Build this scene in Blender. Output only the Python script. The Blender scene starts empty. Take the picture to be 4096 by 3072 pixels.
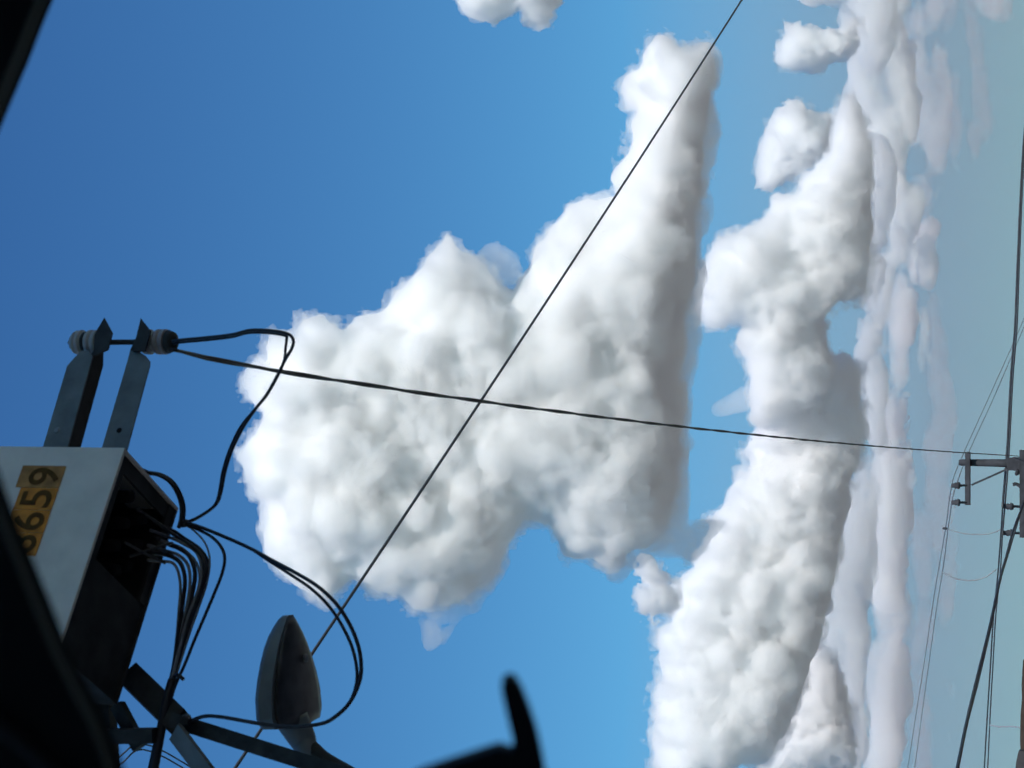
import bpy, bmesh, math, random
import numpy as np
from mathutils import Vector, Matrix, kdtree

# ------------------------------------------------------------------ camera, sky, sun
F = 8500.0                       # focal length in pixels of the 4096 wide frame
PITCH = math.radians(21.5)
CAM = Vector((0, 0, 1.6))
SC = bpy.context.scene
COL = SC.collection
FWD = Vector((0, math.cos(PITCH), math.sin(PITCH)))
UPV = Vector((0, -math.sin(PITCH), math.cos(PITCH)))
RGT = Vector((1, 0, 0))
cam_d = bpy.data.cameras.new('camera')
cam = bpy.data.objects.new('camera', cam_d); COL.objects.link(cam)
# the phone is held on its side: the world's up is the picture's left
M = Matrix((-UPV, RGT, -FWD)).transposed().to_4x4(); M.translation = CAM
cam.matrix_world = M
cam_d.sensor_width = 36.0
cam_d.lens = 36.0 * F / 4096.0
cam_d.clip_start = 0.05; cam_d.clip_end = 60000.0
cam_d.dof.use_dof = True
cam_d.dof.focus_distance = 30.0
cam_d.dof.aperture_fstop = 12.5
SC.camera = cam

SUN_EL, SUN_AZ = math.radians(40), math.radians(160)      # azimuth clockwise from +Y (the view)
sd = Vector((math.sin(SUN_AZ) * math.cos(SUN_EL), math.cos(SUN_AZ) * math.cos(SUN_EL), math.sin(SUN_EL)))
world = bpy.data.worlds.new('World'); SC.world = world; world.use_nodes = True
nt = world.node_tree; nt.nodes.clear()
sky = nt.nodes.new('ShaderNodeTexSky'); sky.sky_type = 'NISHITA'; sky.sun_disc = False
sky.sun_elevation = SUN_EL; sky.sun_rotation = SUN_AZ
sky.air_density = 1.0; sky.dust_density = 0.0; sky.ozone_density = 10.0
bg = nt.nodes.new('ShaderNodeBackground'); bg.inputs['Strength'].default_value = 0.1
wo = nt.nodes.new('ShaderNodeOutputWorld')
sp_ = nt.nodes.new('ShaderNodeSeparateColor'); cb_ = nt.nodes.new('ShaderNodeCombineColor')     # the phone's contrast, applied to the whole sky alike
nt.links.new(sky.outputs[0], sp_.inputs[0]); nt.links.new(cb_.outputs[0], bg.inputs[0])
for k_, (gam, gain) in enumerate(((1.5, 1.05), (1.5, 1.06), (1.1, 1.13))):
    pw = nt.nodes.new('ShaderNodeMath'); pw.operation = 'POWER'; pw.inputs[1].default_value = gam
    ml = nt.nodes.new('ShaderNodeMath'); ml.operation = 'MULTIPLY'; ml.inputs[1].default_value = gain
    nt.links.new(sp_.outputs[k_], pw.inputs[0]); nt.links.new(pw.outputs[0], ml.inputs[0]); nt.links.new(ml.outputs[0], cb_.inputs[k_])
nt.links.new(bg.outputs[0], wo.inputs[0])
sun_d = bpy.data.lights.new('sun', 'SUN'); sun_d.energy = 3.7; sun_d.angle = math.radians(0.53)
sun_d.color = (1.0, 0.92, 0.84)
sun = bpy.data.objects.new('sun', sun_d); COL.objects.link(sun)
sun.location = (20, -10, 40)
sun.rotation_euler = (-sd).to_track_quat('-Z', 'Y').to_euler()

SC.view_settings.view_transform = 'Standard'; SC.view_settings.look = 'None'
SC.view_settings.exposure = 0.05; SC.view_settings.gamma = 1.0
SC.view_settings.use_curve_mapping = False
SC.render.engine = 'CYCLES'
cy = SC.cycles
cy.use_denoising = True
cy.use_adaptive_sampling = True; cy.adaptive_threshold = 0.06; cy.adaptive_min_samples = 24
try: cy.denoiser = 'OPENIMAGEDENOISE'
except Exception: pass
cy.max_bounces = 58; cy.volume_bounces = 56; cy.diffuse_bounces = 4; cy.glossy_bounces = 3
cy.transmission_bounces = 4; cy.transparent_max_bounces = 8
cy.caustics_reflective = False; cy.caustics_refractive = False

def ray(px, py):
    """direction through a pixel of the 4096x3072 photograph"""
    X, Y = 3072 - py, px
    return (RGT * ((X - 1536) / F) + UPV * ((2048 - Y) / F) + FWD)
def at(px, py, depth):
    return CAM + ray(px, py) * depth
# ------------------------------------------------------------------ clouds
def tag(o, label=None, cat=None, group=None, kind=None):
    if label: o['label'] = label
    if cat: o['category'] = cat
    if group: o['group'] = group
    if kind: o['kind'] = kind
    return o

import openvdb
def rot(seed):
    q_, _ = np.linalg.qr(np.random.RandomState(seed).normal(size=(3, 3))); return q_.astype(np.float32)
def vnoise(p, seed):
    """smooth value noise, 0..1"""
    tab = np.random.RandomState(seed).rand(65536).astype(np.float32)
    p = (p @ rot(seed)) + np.float32(1000.0)
    i = p.astype(np.int32); f = p - i; f = f * f * (3 - 2 * f)
    x0 = i[:, 0] * np.int32(73856093); y0 = i[:, 1] * np.int32(19349663); z0 = i[:, 2] * np.int32(83492791)
    x1 = x0 + np.int32(73856093); y1 = y0 + np.int32(19349663); z1 = z0 + np.int32(83492791)
    M_ = np.int32(65535); fx, fy, fz = f[:, 0], f[:, 1], f[:, 2]
    def ln(x): 
        a_ = tab[(x ^ y0 ^ z0) & M_]; a_ = a_ + (tab[(x ^ y0 ^ z1) & M_] - a_) * fz
        b_ = tab[(x ^ y1 ^ z0) & M_]; b_ = b_ + (tab[(x ^ y1 ^ z1) & M_] - b_) * fz
        return a_ + (b_ - a_) * fy
    u0 = ln(x0); u1 = ln(x1)
    return u0 + (u1 - u0) * fx
def billow(p, seed): return np.abs(vnoise(p, seed) * 2 - 1)
def inside(poly, P):
    x, y = P[:, 0], P[:, 1]; r = np.zeros(len(P), bool); n = len(poly)
    for k in range(n):
        x0, y0 = poly[k]; x1, y1 = poly[(k + 1) % n]
        if y0 == y1: continue
        c = ((y0 > y) != (y1 > y)) & (x < (x1 - x0) * (y - y0) / (y1 - y0) + x0)
        r ^= c
    return r

def dens_mat(name, sigma, col=(1, 1, 1), g=0.25):
    m = bpy.data.materials.new(name); m.use_nodes = True
    t = m.node_tree; t.nodes.clear()
    v = t.nodes.new('ShaderNodeVolumePrincipled'); o = t.nodes.new('ShaderNodeOutputMaterial')
    v.inputs['Color'].default_value = (*col, 1); v.inputs['Density'].default_value = sigma
    v.inputs['Anisotropy'].default_value = g
    t.links.new(v.outputs[0], o.inputs['Volume'])
    return m


RG_, UP_, FW_, CM_ = (np.array(v[:], np.float64) for v in (RGT, UPV, FWD, CAM))
def to_world(P, R):
    """photograph pixels + depth offset in pixels -> world, for something R metres off"""
    dirs = ((1536 - P[:, 1:2]) / F) * RG_ + ((2048 - P[:, 0:1]) / F) * UP_ + FW_
    return CM_ + dirs * (R + P[:, 2:3] * (R / F))
def skin(name, A, lo, vox, R, org, adapt=0.4):
    """closed mesh round the places where the field A is negative"""
    A = A.copy()
    for ax in range(3):
        sl = [slice(None)] * 3
        for e in (0, -1): sl[ax] = e; A[tuple(sl)] = np.maximum(A[tuple(sl)], 30)
    g_ = openvdb.FloatGrid(60.0); g_.copyFromArray(np.ascontiguousarray(A, np.float32))
    pts, tris, quads = g_.convertToPolygons(0.0, adapt)
    Wp = (to_world(pts * vox + lo, R) - org).astype(np.float32)
    vol = 0.0
    for fc in (tris, quads[:, :3], quads[:, [0, 2, 3]]):
        if len(fc): vol += np.einsum('ij,ij->i', Wp[fc[:, 0]].astype(np.float64), np.cross(Wp[fc[:, 1]], Wp[fc[:, 2]]).astype(np.float64)).sum()
    if vol < 0: tris, quads = tris[:, ::-1], quads[:, ::-1]
    me = bpy.data.meshes.new(name)
    n_, t_, m_ = len(Wp), len(tris), len(quads)
    li = np.concatenate([np.ascontiguousarray(tris, np.int32).ravel(), np.ascontiguousarray(quads, np.int32).ravel()])
    ls = np.concatenate([np.arange(t_, dtype=np.int32) * 3, t_ * 3 + np.arange(m_, dtype=np.int32) * 4])
    me.vertices.add(n_); me.vertices.foreach_set('co', Wp.ravel())
    me.loops.add(len(li)); me.loops.foreach_set('vertex_index', li)
    me.polygons.add(t_ + m_); me.polygons.foreach_set('loop_start', ls)
    me.polygons.foreach_set('use_smooth', np.ones(t_ + m_, bool))
    me.update(calc_edges=True); me.validate()
    return me
def splat(E, lo, vox, C, r, k, sc=(1, 1, 1)):
    """soft union of balls, kept as a sum of exponentials"""
    sh = E.shape; sc = np.array(sc, float)
    for (x, y, z), q in zip(C, r):
        m = q + 3 * k
        i0 = np.maximum(np.floor((np.array((x, y, z)) - m * sc - lo) / vox).astype(int), 0)
        i1 = np.minimum(np.ceil((np.array((x, y, z)) + m * sc - lo) / vox).astype(int) + 1, sh)
        if (i1 <= i0).any(): continue
        ax = [((lo[j] + np.arange(i0[j], i1[j]) * vox - (x, y, z)[j]) / sc[j]).astype(np.float32) for j in range(3)]
        d = np.sqrt(ax[0][:, None, None] ** 2 + ax[1][None, :, None] ** 2 + ax[2][None, None, :] ** 2) - np.float32(q)
        E[i0[0]:i1[0], i0[1]:i1[1], i0[2]:i1[2]] += np.exp(np.clip(-d / k, -20, 6))
def cloud_mesh(name, outer, R=5000.0, thick=0.9, cap=300, vox=6.5, seed=1, n=(300, 700, 1200),
               rad=((45, 105), (24, 60), (11, 26)), disp=1.0, wls=((84, 26), (43, 17), (23, 11)), calm=None, shells=0.0, k=9.0):
    rs = np.random.RandomState(seed); outer = np.array(outer, float)
    mg = 60
    lo2, hi2 = outer.min(0) - mg, outer.max(0) + mg
    gx = np.arange(lo2[0], hi2[0], vox); gy = np.arange(lo2[1], hi2[1], vox)
    G2 = np.stack(np.meshgrid(gx, gy, indexing='ij'), -1).reshape(-1, 2)
    ins_ = inside(outer, G2)
    bd = []
    for j in range(len(outer)):
        a, b = outer[j], outer[(j + 1) % len(outer)]; q = max(1, int(np.hypot(*(b - a)) / 8))
        bd += [a + (b - a) * t / q for t in range(q)]
    bd = np.array(bd); kd = kdtree.KDTree(len(bd))
    for j, b in enumerate(bd): kd.insert((b[0], b[1], 0), j)
    kd.balance()
    D = np.array([kd.find((p[0], p[1], 0))[2] for p in G2]); D[~ins_] *= -1
    Dc = min(cap, D.max())
    Tf = lambda d: thick * Dc * np.sqrt(np.clip(1 - (1 - np.clip(d, 0, Dc) / Dc) ** 2, 0, 1))
    T = Tf(D); wmax = T.max() + mg
    gz = np.arange(-wmax, wmax, vox); lo = np.array([lo2[0], lo2[1], -wmax])
    sh = (len(gx), len(gy), len(gz))
    D3 = D.reshape(sh[0], sh[1]).astype(np.float32); T3 = T.reshape(sh[0], sh[1]).astype(np.float32)
    heart = np.maximum(8 - D3[:, :, None], 0.75 * (np.abs(gz)[None, None, :].astype(np.float32) - (T3[:, :, None] - 8)))
    E = np.exp(np.clip(-heart / k, -20, 6)).astype(np.float32)
    P = G2[ins_]; Di = D[ins_]; Ti = T[ins_]
    for lv, (a, b) in enumerate(rad):
        m = n[lv]; r = rs.uniform(0, 1, m) ** 1.6 * (b - a) + a
        i = rs.choice(len(P), m)
        rim = rs.rand(m) < (0.25, 0.4, 0.5)[lv]
        cand = np.where((Di > a * 0.5) & (Di < b * 1.3))[0]
        if len(cand): i[rim] = rs.choice(cand, rim.sum())
        r = np.minimum(r, np.maximum(Di[i] * 1.05, a * 0.45))
        z = np.where(rs.rand(m) < 0.72, -1, 1) * np.maximum(Ti[i] - r * rs.uniform(0.15, 0.85, m), 0)
        z[rim] *= rs.uniform(0, 1, rim.sum())
        splat(E, lo, vox, np.concatenate([P[i], z[:, None]], 1), r, k)
    phi = -k * np.log(np.maximum(E, 1e-9)); del E
    band = np.abs(phi) < 62
    idx = np.argwhere(band); q = (idx * vox + lo).astype(np.float32); f = phi[band]
    cal = np.ones(len(q), np.float32)
    if calm: cal = 1 - 0.75 * np.clip((q[:, 0] + (q[:, 1] - calm[3]) * calm[2] - calm[0]) / (calm[1] - calm[0]), 0, 1)
    wp = np.stack([vnoise(q / 70.0, seed + 40 + j) for j in range(3)], 1) * np.float32(38)
    rug = np.clip(vnoise(q / 240.0, seed + 77) * 2.6 - 0.75, 0.3 if shells >= 1.0 else 0.65, 1.15) * cal
    f1 = f + (vnoise(q / 230.0, seed + 2) - 0.5) * 46 * disp + (vnoise(q / 105.0, seed + 3) - 0.5) * 30 * disp
    for wl, am in wls:
        f1 -= (billow((q + wp) / wl, seed + wl) - 0.42) * am * disp * rug
    out = []; org = to_world(np.array([[*outer.mean(0), 0.0]]), R)[0]
    def field(v_):
        A = np.where(phi > 0, 60, -60).astype(np.float32); A[band] = v_; return A
    me = skin(name, field(f1), lo, vox, R, org)
    ob = bpy.data.objects.new(name, me); COL.objects.link(ob); ob.location = org
    if shells:
        h1 = vnoise(q / 34.0, seed + 8); h2 = vnoise(q / 17.0, seed + 9)
        pat = np.clip(vnoise(q / 110.0, seed + 7) * 2.6 - 0.8, 0, 1)
        fr = f1 * 0.85 + 5 - pat * 26 * shells + (h1 - 0.5) * (22 + 58 * pat) * shells + (h2 - 0.5) * (16 + 34 * pat) * shells
        co = f1 + 17 * shells - (billow((q - wp) / 48.0, seed + 12) - 0.4) * 20 * shells * cal - (billow((q - wp) / 24.0, seed + 13) - 0.4) * 11 * shells * cal
        for nm, v_ in (('fringe', fr), ('core', co)):
            ch = bpy.data.objects.new(nm, skin(nm, field(v_), lo, vox, R, org, 0.8)); COL.objects.link(ch); ch.parent = ob; out.append(ch)
    return ob, out
def D2(l): return [(x * 1.85172, y * 1.85172) for x, y in l]
# ------------------------------------------------------------------ ground
def mk(name, col, rough=0.8, metal=0.0, spec=0.3, nscale=8.0, namt=0.25, bump=0.15, bscale=None):
    m = bpy.data.materials.new(name); m.use_nodes = True
    t = m.node_tree; b = t.nodes['Principled BSDF']
    b.inputs['Roughness'].default_value = rough; b.inputs['Metallic'].default_value = metal
    b.inputs['Specular IOR Level'].default_value = spec
    tc = t.nodes.new('ShaderNodeTexCoord'); n1 = t.nodes.new('ShaderNodeTexNoise')
    n1.inputs['Scale'].default_value = nscale; n1.inputs['Detail'].default_value = 6
    t.links.new(tc.outputs['Object'], n1.inputs['Vector'])
    rp = t.nodes.new('ShaderNodeValToRGB')
    e = rp.color_ramp.elements
    e[0].position = 0.3; e[0].color = (*[c * (1 - namt) for c in col], 1)
    e[1].position = 0.7; e[1].color = (*[min(1, c * (1 + namt)) for c in col], 1)
    t.links.new(n1.outputs['Fac'], rp.inputs['Fac']); t.links.new(rp.outputs['Color'], b.inputs['Base Color'])
    if bump:
        n2 = t.nodes.new('ShaderNodeTexNoise'); n2.inputs['Scale'].default_value = bscale or nscale * 6
        t.links.new(tc.outputs['Object'], n2.inputs['Vector'])
        bp = t.nodes.new('ShaderNodeBump'); bp.inputs['Strength'].default_value = bump; bp.inputs['Distance'].default_value = 0.01
        t.links.new(n2.outputs['Fac'], bp.inputs['Height']); t.links.new(bp.outputs['Normal'], b.inputs['Normal'])
    return m
def mesh_obj(name, verts, faces, mat, parent=None, smooth=False):
    me = bpy.data.meshes.new(name); me.from_pydata([tuple(v) for v in verts], [], faces)
    me.materials.append(mat)
    if smooth: me.polygons.foreach_set('use_smooth', [True] * len(me.polygons))
    me.update()
    o = bpy.data.objects.new(name, me); COL.objects.link(o)
    if parent is not None:
        o.parent = parent; o.matrix_parent_inverse = Matrix.Translation(parent.location).inverted()
    return o
def box_verts(o, a, b, c):
    """corner o and three edge vectors"""
    o, a, b, c = map(Vector, (o, a, b, c))
    return [o, o + a, o + a + b, o + b, o + c, o + a + c, o + a + b + c, o + b + c], \
        [(0, 3, 2, 1), (4, 5, 6, 7), (0, 1, 5, 4), (1, 2, 6, 5), (2, 3, 7, 6), (3, 0, 4, 7)]
G = 28000.0
M_ground = mk('dry_ground', (0.20, 0.195, 0.18), 0.95, nscale=0.01, bump=0)
g = mesh_obj('ground', [(-G, -G, 0), (G, -G, 0), (G, G, 0), (-G, G, 0)], [(0, 1, 2, 3)], M_ground); g['kind'] = 'structure'
M_road = mk('asphalt', (0.055, 0.055, 0.057), 0.9, nscale=30)
g = mesh_obj('road', [(-0.4, -1, 0.004), (5.4, -1, 0.004), (5.4, 90, 0.004), (-0.4, 90, 0.004)], [(0, 1, 2, 3)], M_road); g['kind'] = 'structure'
CG = 'cumulus clouds drifting over the street'
FINE = ((60, 26), (33, 24), (18, 16))
MATS = {}
def vapour(sp, R, col):
    key = (round(sp * F / R, 6), col)
    if key not in MATS: MATS[key] = dens_mat('cloud_vapour', sp * F / R, col)
    return MATS[key]
def cloud(label, outer, R, sp, col=(1, 1, 1), name='cumulus_cloud', parent=None, **kw):
    """sp: optical depth per photograph pixel in the heart of the cloud"""
    sh = kw.get('shells', 0)
    kw.setdefault('vox', 6.5)
    ob, kids = cloud_mesh(name, outer, R=R, **kw)
    ob.data.materials.append(vapour(sp * (0.42 if sh else 1.0), R, col))
    for ch in kids: ch.data.materials.append(vapour(sp * (0.13 if ch.name.startswith('fringe') else 0.45), R, col))
    if parent is None: tag(ob, label, 'cloud', CG)
    else:
        ob.parent = parent; ob.matrix_parent_inverse = parent.matrix_basis.inverted()
    return ob
A = D2([(1415,80),(1395,110),(1385,150),(1350,160),(1343,185),(1355,215),(1385,240),(1375,260),(1350,330),(1335,370),(1335,425),(1300,435),(1270,440),(1228,450),(1220,470),(1190,485),(1180,510),(1150,540),(1140,570),(1125,590),(1110,620),(1060,592),(1020,560),(985,548),(965,505),(945,535),(925,550),(915,580),(880,605),(850,635),(840,670),(820,690),(790,685),(765,700),(740,705),(715,692),(690,685),(660,690),(648,710),(655,728),(620,730),(590,728),(575,745),(580,780),(545,785),(527,810),(525,840),(535,870),(565,895),(565,915),(550,945),(520,970),(513,985),(525,1010),(550,1040),(555,1060),(575,1080),(580,1110),(578,1150),(585,1190),(605,1220),(640,1255),(660,1280),(690,1310),(720,1300),(745,1270),(770,1255),(800,1280),(850,1280),(880,1290),(885,1310),(915,1320),(960,1310),(1010,1285),(1040,1265),(1060,1235),(1080,1200),(1080,1170),(1110,1150),(1130,1120),(1170,1115),(1195,1130),(1210,1165),(1230,1200),(1280,1190),(1310,1225),(1340,1210),(1390,1180),(1420,1170),(1450,1130),(1450,1080),(1460,1000),(1465,900),(1468,850),(1460,800),(1468,700),(1478,650),(1490,600),(1497,500),(1508,420),(1518,300),(1533,200),(1540,130),(1530,90),(1520,95),(1490,120),(1460,110),(1440,90)])
big = cloud('huge white billowing cloud in the middle of the sky, crossed by two wires', A, 5000, 0.066, seed=3, disp=1.0, n=(380, 900, 1600), rad=((45, 105), (24, 60), (11, 26)), vox=7.4, thick=1.15, cap=290, calm=(2520, 2760, 0.072, 240), shells=1.0)
cloud(None, D2([(905,1300),(890,1325),(908,1350),(922,1380),(938,1400),(948,1388),(965,1380),(980,1350),(1000,1335),(1035,1315),(1050,1285),(1065,1240),(1090,1215),(1080,1150),(1040,1180),(970,1230)]), 5000, 0.007, name='wisp', parent=big, seed=5, thick=0.6, n=(60, 200, 700), rad=((30, 60), (14, 30), (8, 16)), disp=1.0, vox=7)
cloud(None, D2([(1040,545),(1062,535),(1085,545),(1118,572),(1118,612),(1070,600)]), 5000, 0.008, name='wisp', parent=big, seed=6, thick=0.6, n=(30, 100, 300), rad=((20, 40), (12, 22), (6, 12)), disp=1.0, vox=7)
cloud(None, D2([(1485,120),(1535,80),(1562,130),(1553,300),(1537,450),(1528,560),(1512,680),(1496,850),(1490,1000),(1475,1100),(1490,1140),(1545,1110),(1570,1130),(1500,1225),(1420,1225),(1345,1250),(1322,1262),(1300,1235),(1380,1160),(1430,1050),(1440,850),(1455,650),(1475,400)]), 5000, 0.009, name='wisp', parent=big, seed=7, thick=0.9, n=(140, 300, 300), rad=((40, 70), (25, 45), (12, 20)), disp=1.0, vox=9)
cloud('small lone cloud cut off by the top edge above the big cloud', D2([(985,-60),(990,0),(1000,20),(1020,35),(1040,48),(1070,48),(1090,30),(1105,20),(1125,15),(1132,35),(1145,60),(1165,75),(1185,65),(1200,38),(1215,10),(1230,-60),(1180,-120),(1040,-120)]), 5700, 0.085, seed=11, n=(120, 300, 900), rad=((40, 90), (20, 45), (10, 22)), disp=1.0, vox=6, wls=FINE, shells=0.7, k=5.0)
cloud('square-ended white puff near the top right, highest of its row', [(3130,75),(3120,130),(3100,180),(3095,235),(3130,265),(3190,272),(3250,280),(3320,255),(3400,240),(3450,190),(3450,70),(3400,50),(3340,95),(3260,100),(3200,85)], 7600, 0.085, seed=21, n=(80, 200, 600), rad=((30, 60), (16, 32), (8, 16)), disp=1.0, vox=6, wls=FINE, shells=0.7, k=5.0)
cloud('grey streaky cloud bank at the top edge right of the long wire', [(3170,-80),(3180,0),(3230,15),(3290,5),(3350,20),(3385,60),(3395,160),(3430,260),(3500,330),(3560,240),(3600,100),(3640,-80)], 8300, 0.022, seed=22, n=(80, 200, 500), rad=((30, 60), (16, 32), (8, 16)), disp=1.0, vox=6)
cloud('bright mitten shaped puff above the large white head in the second row', [(3054,570),(3040,650),(3025,700),(3016,741),(3042,772),(3118,760),(3168,722),(3213,709),(3225,677),(3282,646),(3320,608),(3345,520),(3327,468),(3257,462),(3206,430),(3162,411),(3118,437),(3086,506)], 7300, 0.085, seed=23, n=(120, 300, 900), rad=((35, 70), (18, 36), (8, 18)), disp=1.0, vox=6, wls=FINE, shells=0.7, k=5.0)
cloud('large white cauliflower head leading the second row of clouds', [(3415,365),(3365,410),(3340,480),(3335,600),(3250,680),(3205,720),(3210,765),(3170,800),(3100,785),(3083,830),(3040,870),(2990,900),(2920,930),(2865,955),(2850,1010),(2825,1050),(2800,1110),(2785,1170),(2778,1240),(2800,1285),(2830,1300),(2870,1310),(2895,1325),(2915,1305),(2950,1295),(2962,1310),(2935,1370),(2960,1410),(2985,1440),(2995,1500),(2993,1560),(2995,1620),(3010,1680),(3040,1720),(3150,1700),(3300,1570),(3330,1480),(3290,1400),(3285,1330),(3310,1255),(3350,1222),(3420,1215),(3470,1170),(3485,1000),(3480,800),(3465,600),(3425,430)], 7000, 0.066, seed=24, n=(260, 600, 1500), rad=((36, 80), (20, 46), (9, 22)), disp=1.0, vox=6.8, thick=1.1, cap=150, wls=FINE, shells=0.9, k=5.0, calm=(3290, 3440, 0.0, 0))
cloud('broad white cloud mass at the lower right with ragged left edge', [(3030,1710),(2985,1780),(2970,1810),(3000,1845),(2990,1870),(2950,1890),(2905,1950),(2890,2010),(2840,2050),(2830,2120),(2810,2150),(2815,2180),(2770,2230),(2760,2270),(2700,2330),(2665,2400),(2680,2480),(2620,2500),(2605,2560),(2620,2640),(2640,2720),(2625,2800),(2610,2880),(2612,2960),(2640,3120),(2880,3120),(2960,3040),(3060,3060),(3110,3000),(3145,2940),(3170,2850),(3205,2740),(3240,2660),(3280,2550),(3310,2430),(3335,2310),(3350,2210),(3365,2120),(3390,2040),(3410,1950),(3445,1850),(3460,1720),(3455,1600),(3450,1480),(3410,1420),(3330,1412),(3200,1420),(3080,1460),(3015,1560),(3005,1640)], 7200, 0.066, seed=25, n=(320, 800, 1800), rad=((40, 90), (20, 46), (9, 22)), disp=1.0, vox=6.8, thick=1.2, cap=150, wls=FINE, shells=0.9, k=5.0, calm=(3270, 3430, 0.25, 1600))
cloud('little bright tuft tucked between the two lower cloud masses', [(2560,2230),(2540,2290),(2545,2330),(2535,2380),(2560,2440),(2600,2490),(2660,2480),(2710,2430),(2720,2350),(2690,2280),(2620,2235)], 6600, 0.085, seed=26, n=(60, 150, 400), rad=((20, 40), (12, 24), (6, 12)), disp=1.0, vox=6, wls=FINE, shells=0.7, k=5.0)
cloud('tall narrow cloud behind the cauliflower head, closing the blue hole on its right', [(3480,560),(3530,560),(3560,650),(3555,800),(3532,950),(3518,1150),(3506,1350),(3492,1520),(3440,1500),(3428,1420),(3440,1300),(3430,1180),(3460,1000),(3470,750)], 8200, 0.025, seed=27, n=(80, 200, 500), rad=((25, 50), (14, 28), (8, 14)), disp=1.0, vox=6)
cloud('pointed grey shred left of the second row, just above the thick wire', [(2860,1650),(2890,1610),(2930,1585),(2985,1550),(3000,1580),(2995,1630),(2940,1625),(2890,1640)], 7000, 0.008, seed=28, n=(30, 80, 250), rad=((12, 24), (8, 14), (5, 9)), disp=1.0, vox=5)
cloud('bright puff at the bottom edge right of the broad cloud mass', [(3245,2590),(3300,2590),(3350,2640),(3400,2760),(3425,2900),(3425,3120),(2990,3120),(3060,3050),(3110,2960),(3140,2860),(3165,2760),(3190,2680),(3215,2620)], 7900, 0.085, seed=29, n=(120, 300, 900), rad=((35, 80), (18, 38), (9, 18)), disp=1.0, vox=6, wls=FINE, shells=0.7, k=5.0)
HAZE_PINK = (1.0, 0.998, 0.998)  # reddening by far haze, put into the vapour colour
cloud('long pinkish strip of cloud beside the pole crossarm', [(3555,1515),(3522,1600),(3512,1750),(3485,1900),(3478,2000),(3500,2150),(3500,2250),(3465,2335),(3472,2380),(3515,2390),(3550,2440),(3600,2440),(3618,2300),(3625,2150),(3620,1950),(3645,1750),(3648,1600),(3612,1520)], 13900, 0.026, HAZE_PINK, seed=31, n=(90, 240, 500), rad=((25, 50), (14, 28), (8, 14)), disp=1.0, wls=FINE, vox=6)
cloud('pinkish hazy cloud strip running off the bottom edge', [(3550,2450),(3545,2600),(3520,2680),(3510,2780),(3485,2870),(3475,3000),(3470,3120),(3590,3120),(3605,2950),(3622,2800),(3632,2690),(3622,2560),(3608,2445)], 13900, 0.026, HAZE_PINK, seed=32, n=(90, 240, 500), rad=((25, 50), (14, 28), (8, 14)), disp=1.0, wls=FINE, vox=6)
cloud('small pale pink lozenge cloud alone in the right-hand haze', [(3600,1220),(3585,1270),(3583,1310),(3605,1355),(3625,1360),(3648,1280),(3652,1200),(3630,1180)], 13900, 0.026, HAZE_PINK, seed=33, n=(30, 80, 200), rad=((14, 26), (9, 16), (5, 9)), disp=1.0, wls=FINE, vox=5)
cloud('faint hooked cloud in the haze, above the pink lozenge cloud', [(3655,985),(3645,1040),(3665,1110),(3690,1120),(3715,1060),(3705,970),(3745,900),(3715,885),(3680,940)], 13900, 0.022, HAZE_PINK, seed=34, n=(40, 100, 250), rad=((14, 26), (9, 16), (5, 9)), disp=1.0, wls=FINE, vox=5)
# far layered cloud low in the sky: streaks of small puffs that read as one mass
def bank(name, label, R, sp, streaks, seed, rr=(7, 26), vox=8.0, col=HAZE_PINK):
    rs = np.random.RandomState(seed); C, Rr, Z = [], [], []
    for x0, y0, y1, w, m in streaks:
        y = rs.uniform(y0, y1, m)
        gap = vnoise(np.stack([y / 120.0, np.full(m, x0 / 40.0), np.zeros(m)], 1), seed)      # broken into lumps
        ok = gap > 0.30 + 0.14 * rs.rand(m)
        y = y[ok]; g_ = gap[ok]
        r = (rr[0] + (rr[1] - rr[0]) * rs.rand(len(y)) ** 2) * (0.5 + g_)
        x = x0 + rs.normal(0, w, len(y)) * (0.4 + g_) - r * 0.3 + (vnoise(np.stack([y / 300.0, np.full(len(y), x0), np.zeros(len(y))], 1), seed + 1) - 0.5) * 46
        C.append(np.stack([x, y], 1)); Rr.append(r); Z.append(rs.uniform(-60, 60, len(y)))
    C = np.concatenate(C); Rr = np.concatenate(Rr); Z = np.concatenate(Z)
    P = np.concatenate([C, Z[:, None]], 1); lo = P.min(0) - np.array([60, 120, 60]); hi = P.max(0) + np.array([60, 120, 60])
    E = np.full(tuple(((hi - lo) / vox).astype(int) + 1), 1e-9, np.float32)
    splat(E, lo, vox, P, Rr, 7.0, (1.0, 2.6, 1.5))                   # drawn out level by the wind
    phi = -7.0 * np.log(E); band = np.abs(phi) < 50
    q = (np.argwhere(band) * vox + lo).astype(np.float32) * np.array([1, 0.6, 1], np.float32)
    f1 = phi[band] + (vnoise(q / 60.0, seed + 3) - 0.5) * 26 - (billow(q / 38.0, seed + 4) - 0.4) * 14 - (billow(q / 19.0, seed + 5) - 0.4) * 9 + (vnoise(q / 14.0, seed + 6) - 0.5) * 12
    A_ = np.where(phi > 0, 60, -60).astype(np.float32); A_[band] = f1
    org = np.array(at(3700, 1500, R)[:])
    new = skin(name, A_, lo, vox, R, org)
    ob = bpy.data.objects.new(name, new); COL.objects.link(ob); ob.location = org
    new.materials.append(vapour(sp, R, col))
    return tag(ob, label, None, None, 'stuff')
bank('cloud_bank', 'crowded grey-white cloud layers filling the top right corner', 11500, 0.022,
     [(3440, -80, 420, 26, 170), (3500, -80, 560, 26, 200), (3560, -80, 720, 24, 200), (3610, 150, 900, 18, 150), (3470, 380, 700, 22, 90)], 61, (12, 38))
bank('cloud_bank', 'faint streaky cloud layers right of the corner clouds', 13600, 0.008,
     [(3660, -80, 1000, 16, 220), (3715, -80, 900, 14, 180), (3770, -80, 800, 12, 150), (3690, 950, 1700, 14, 160)], 62, (9, 26))
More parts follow.
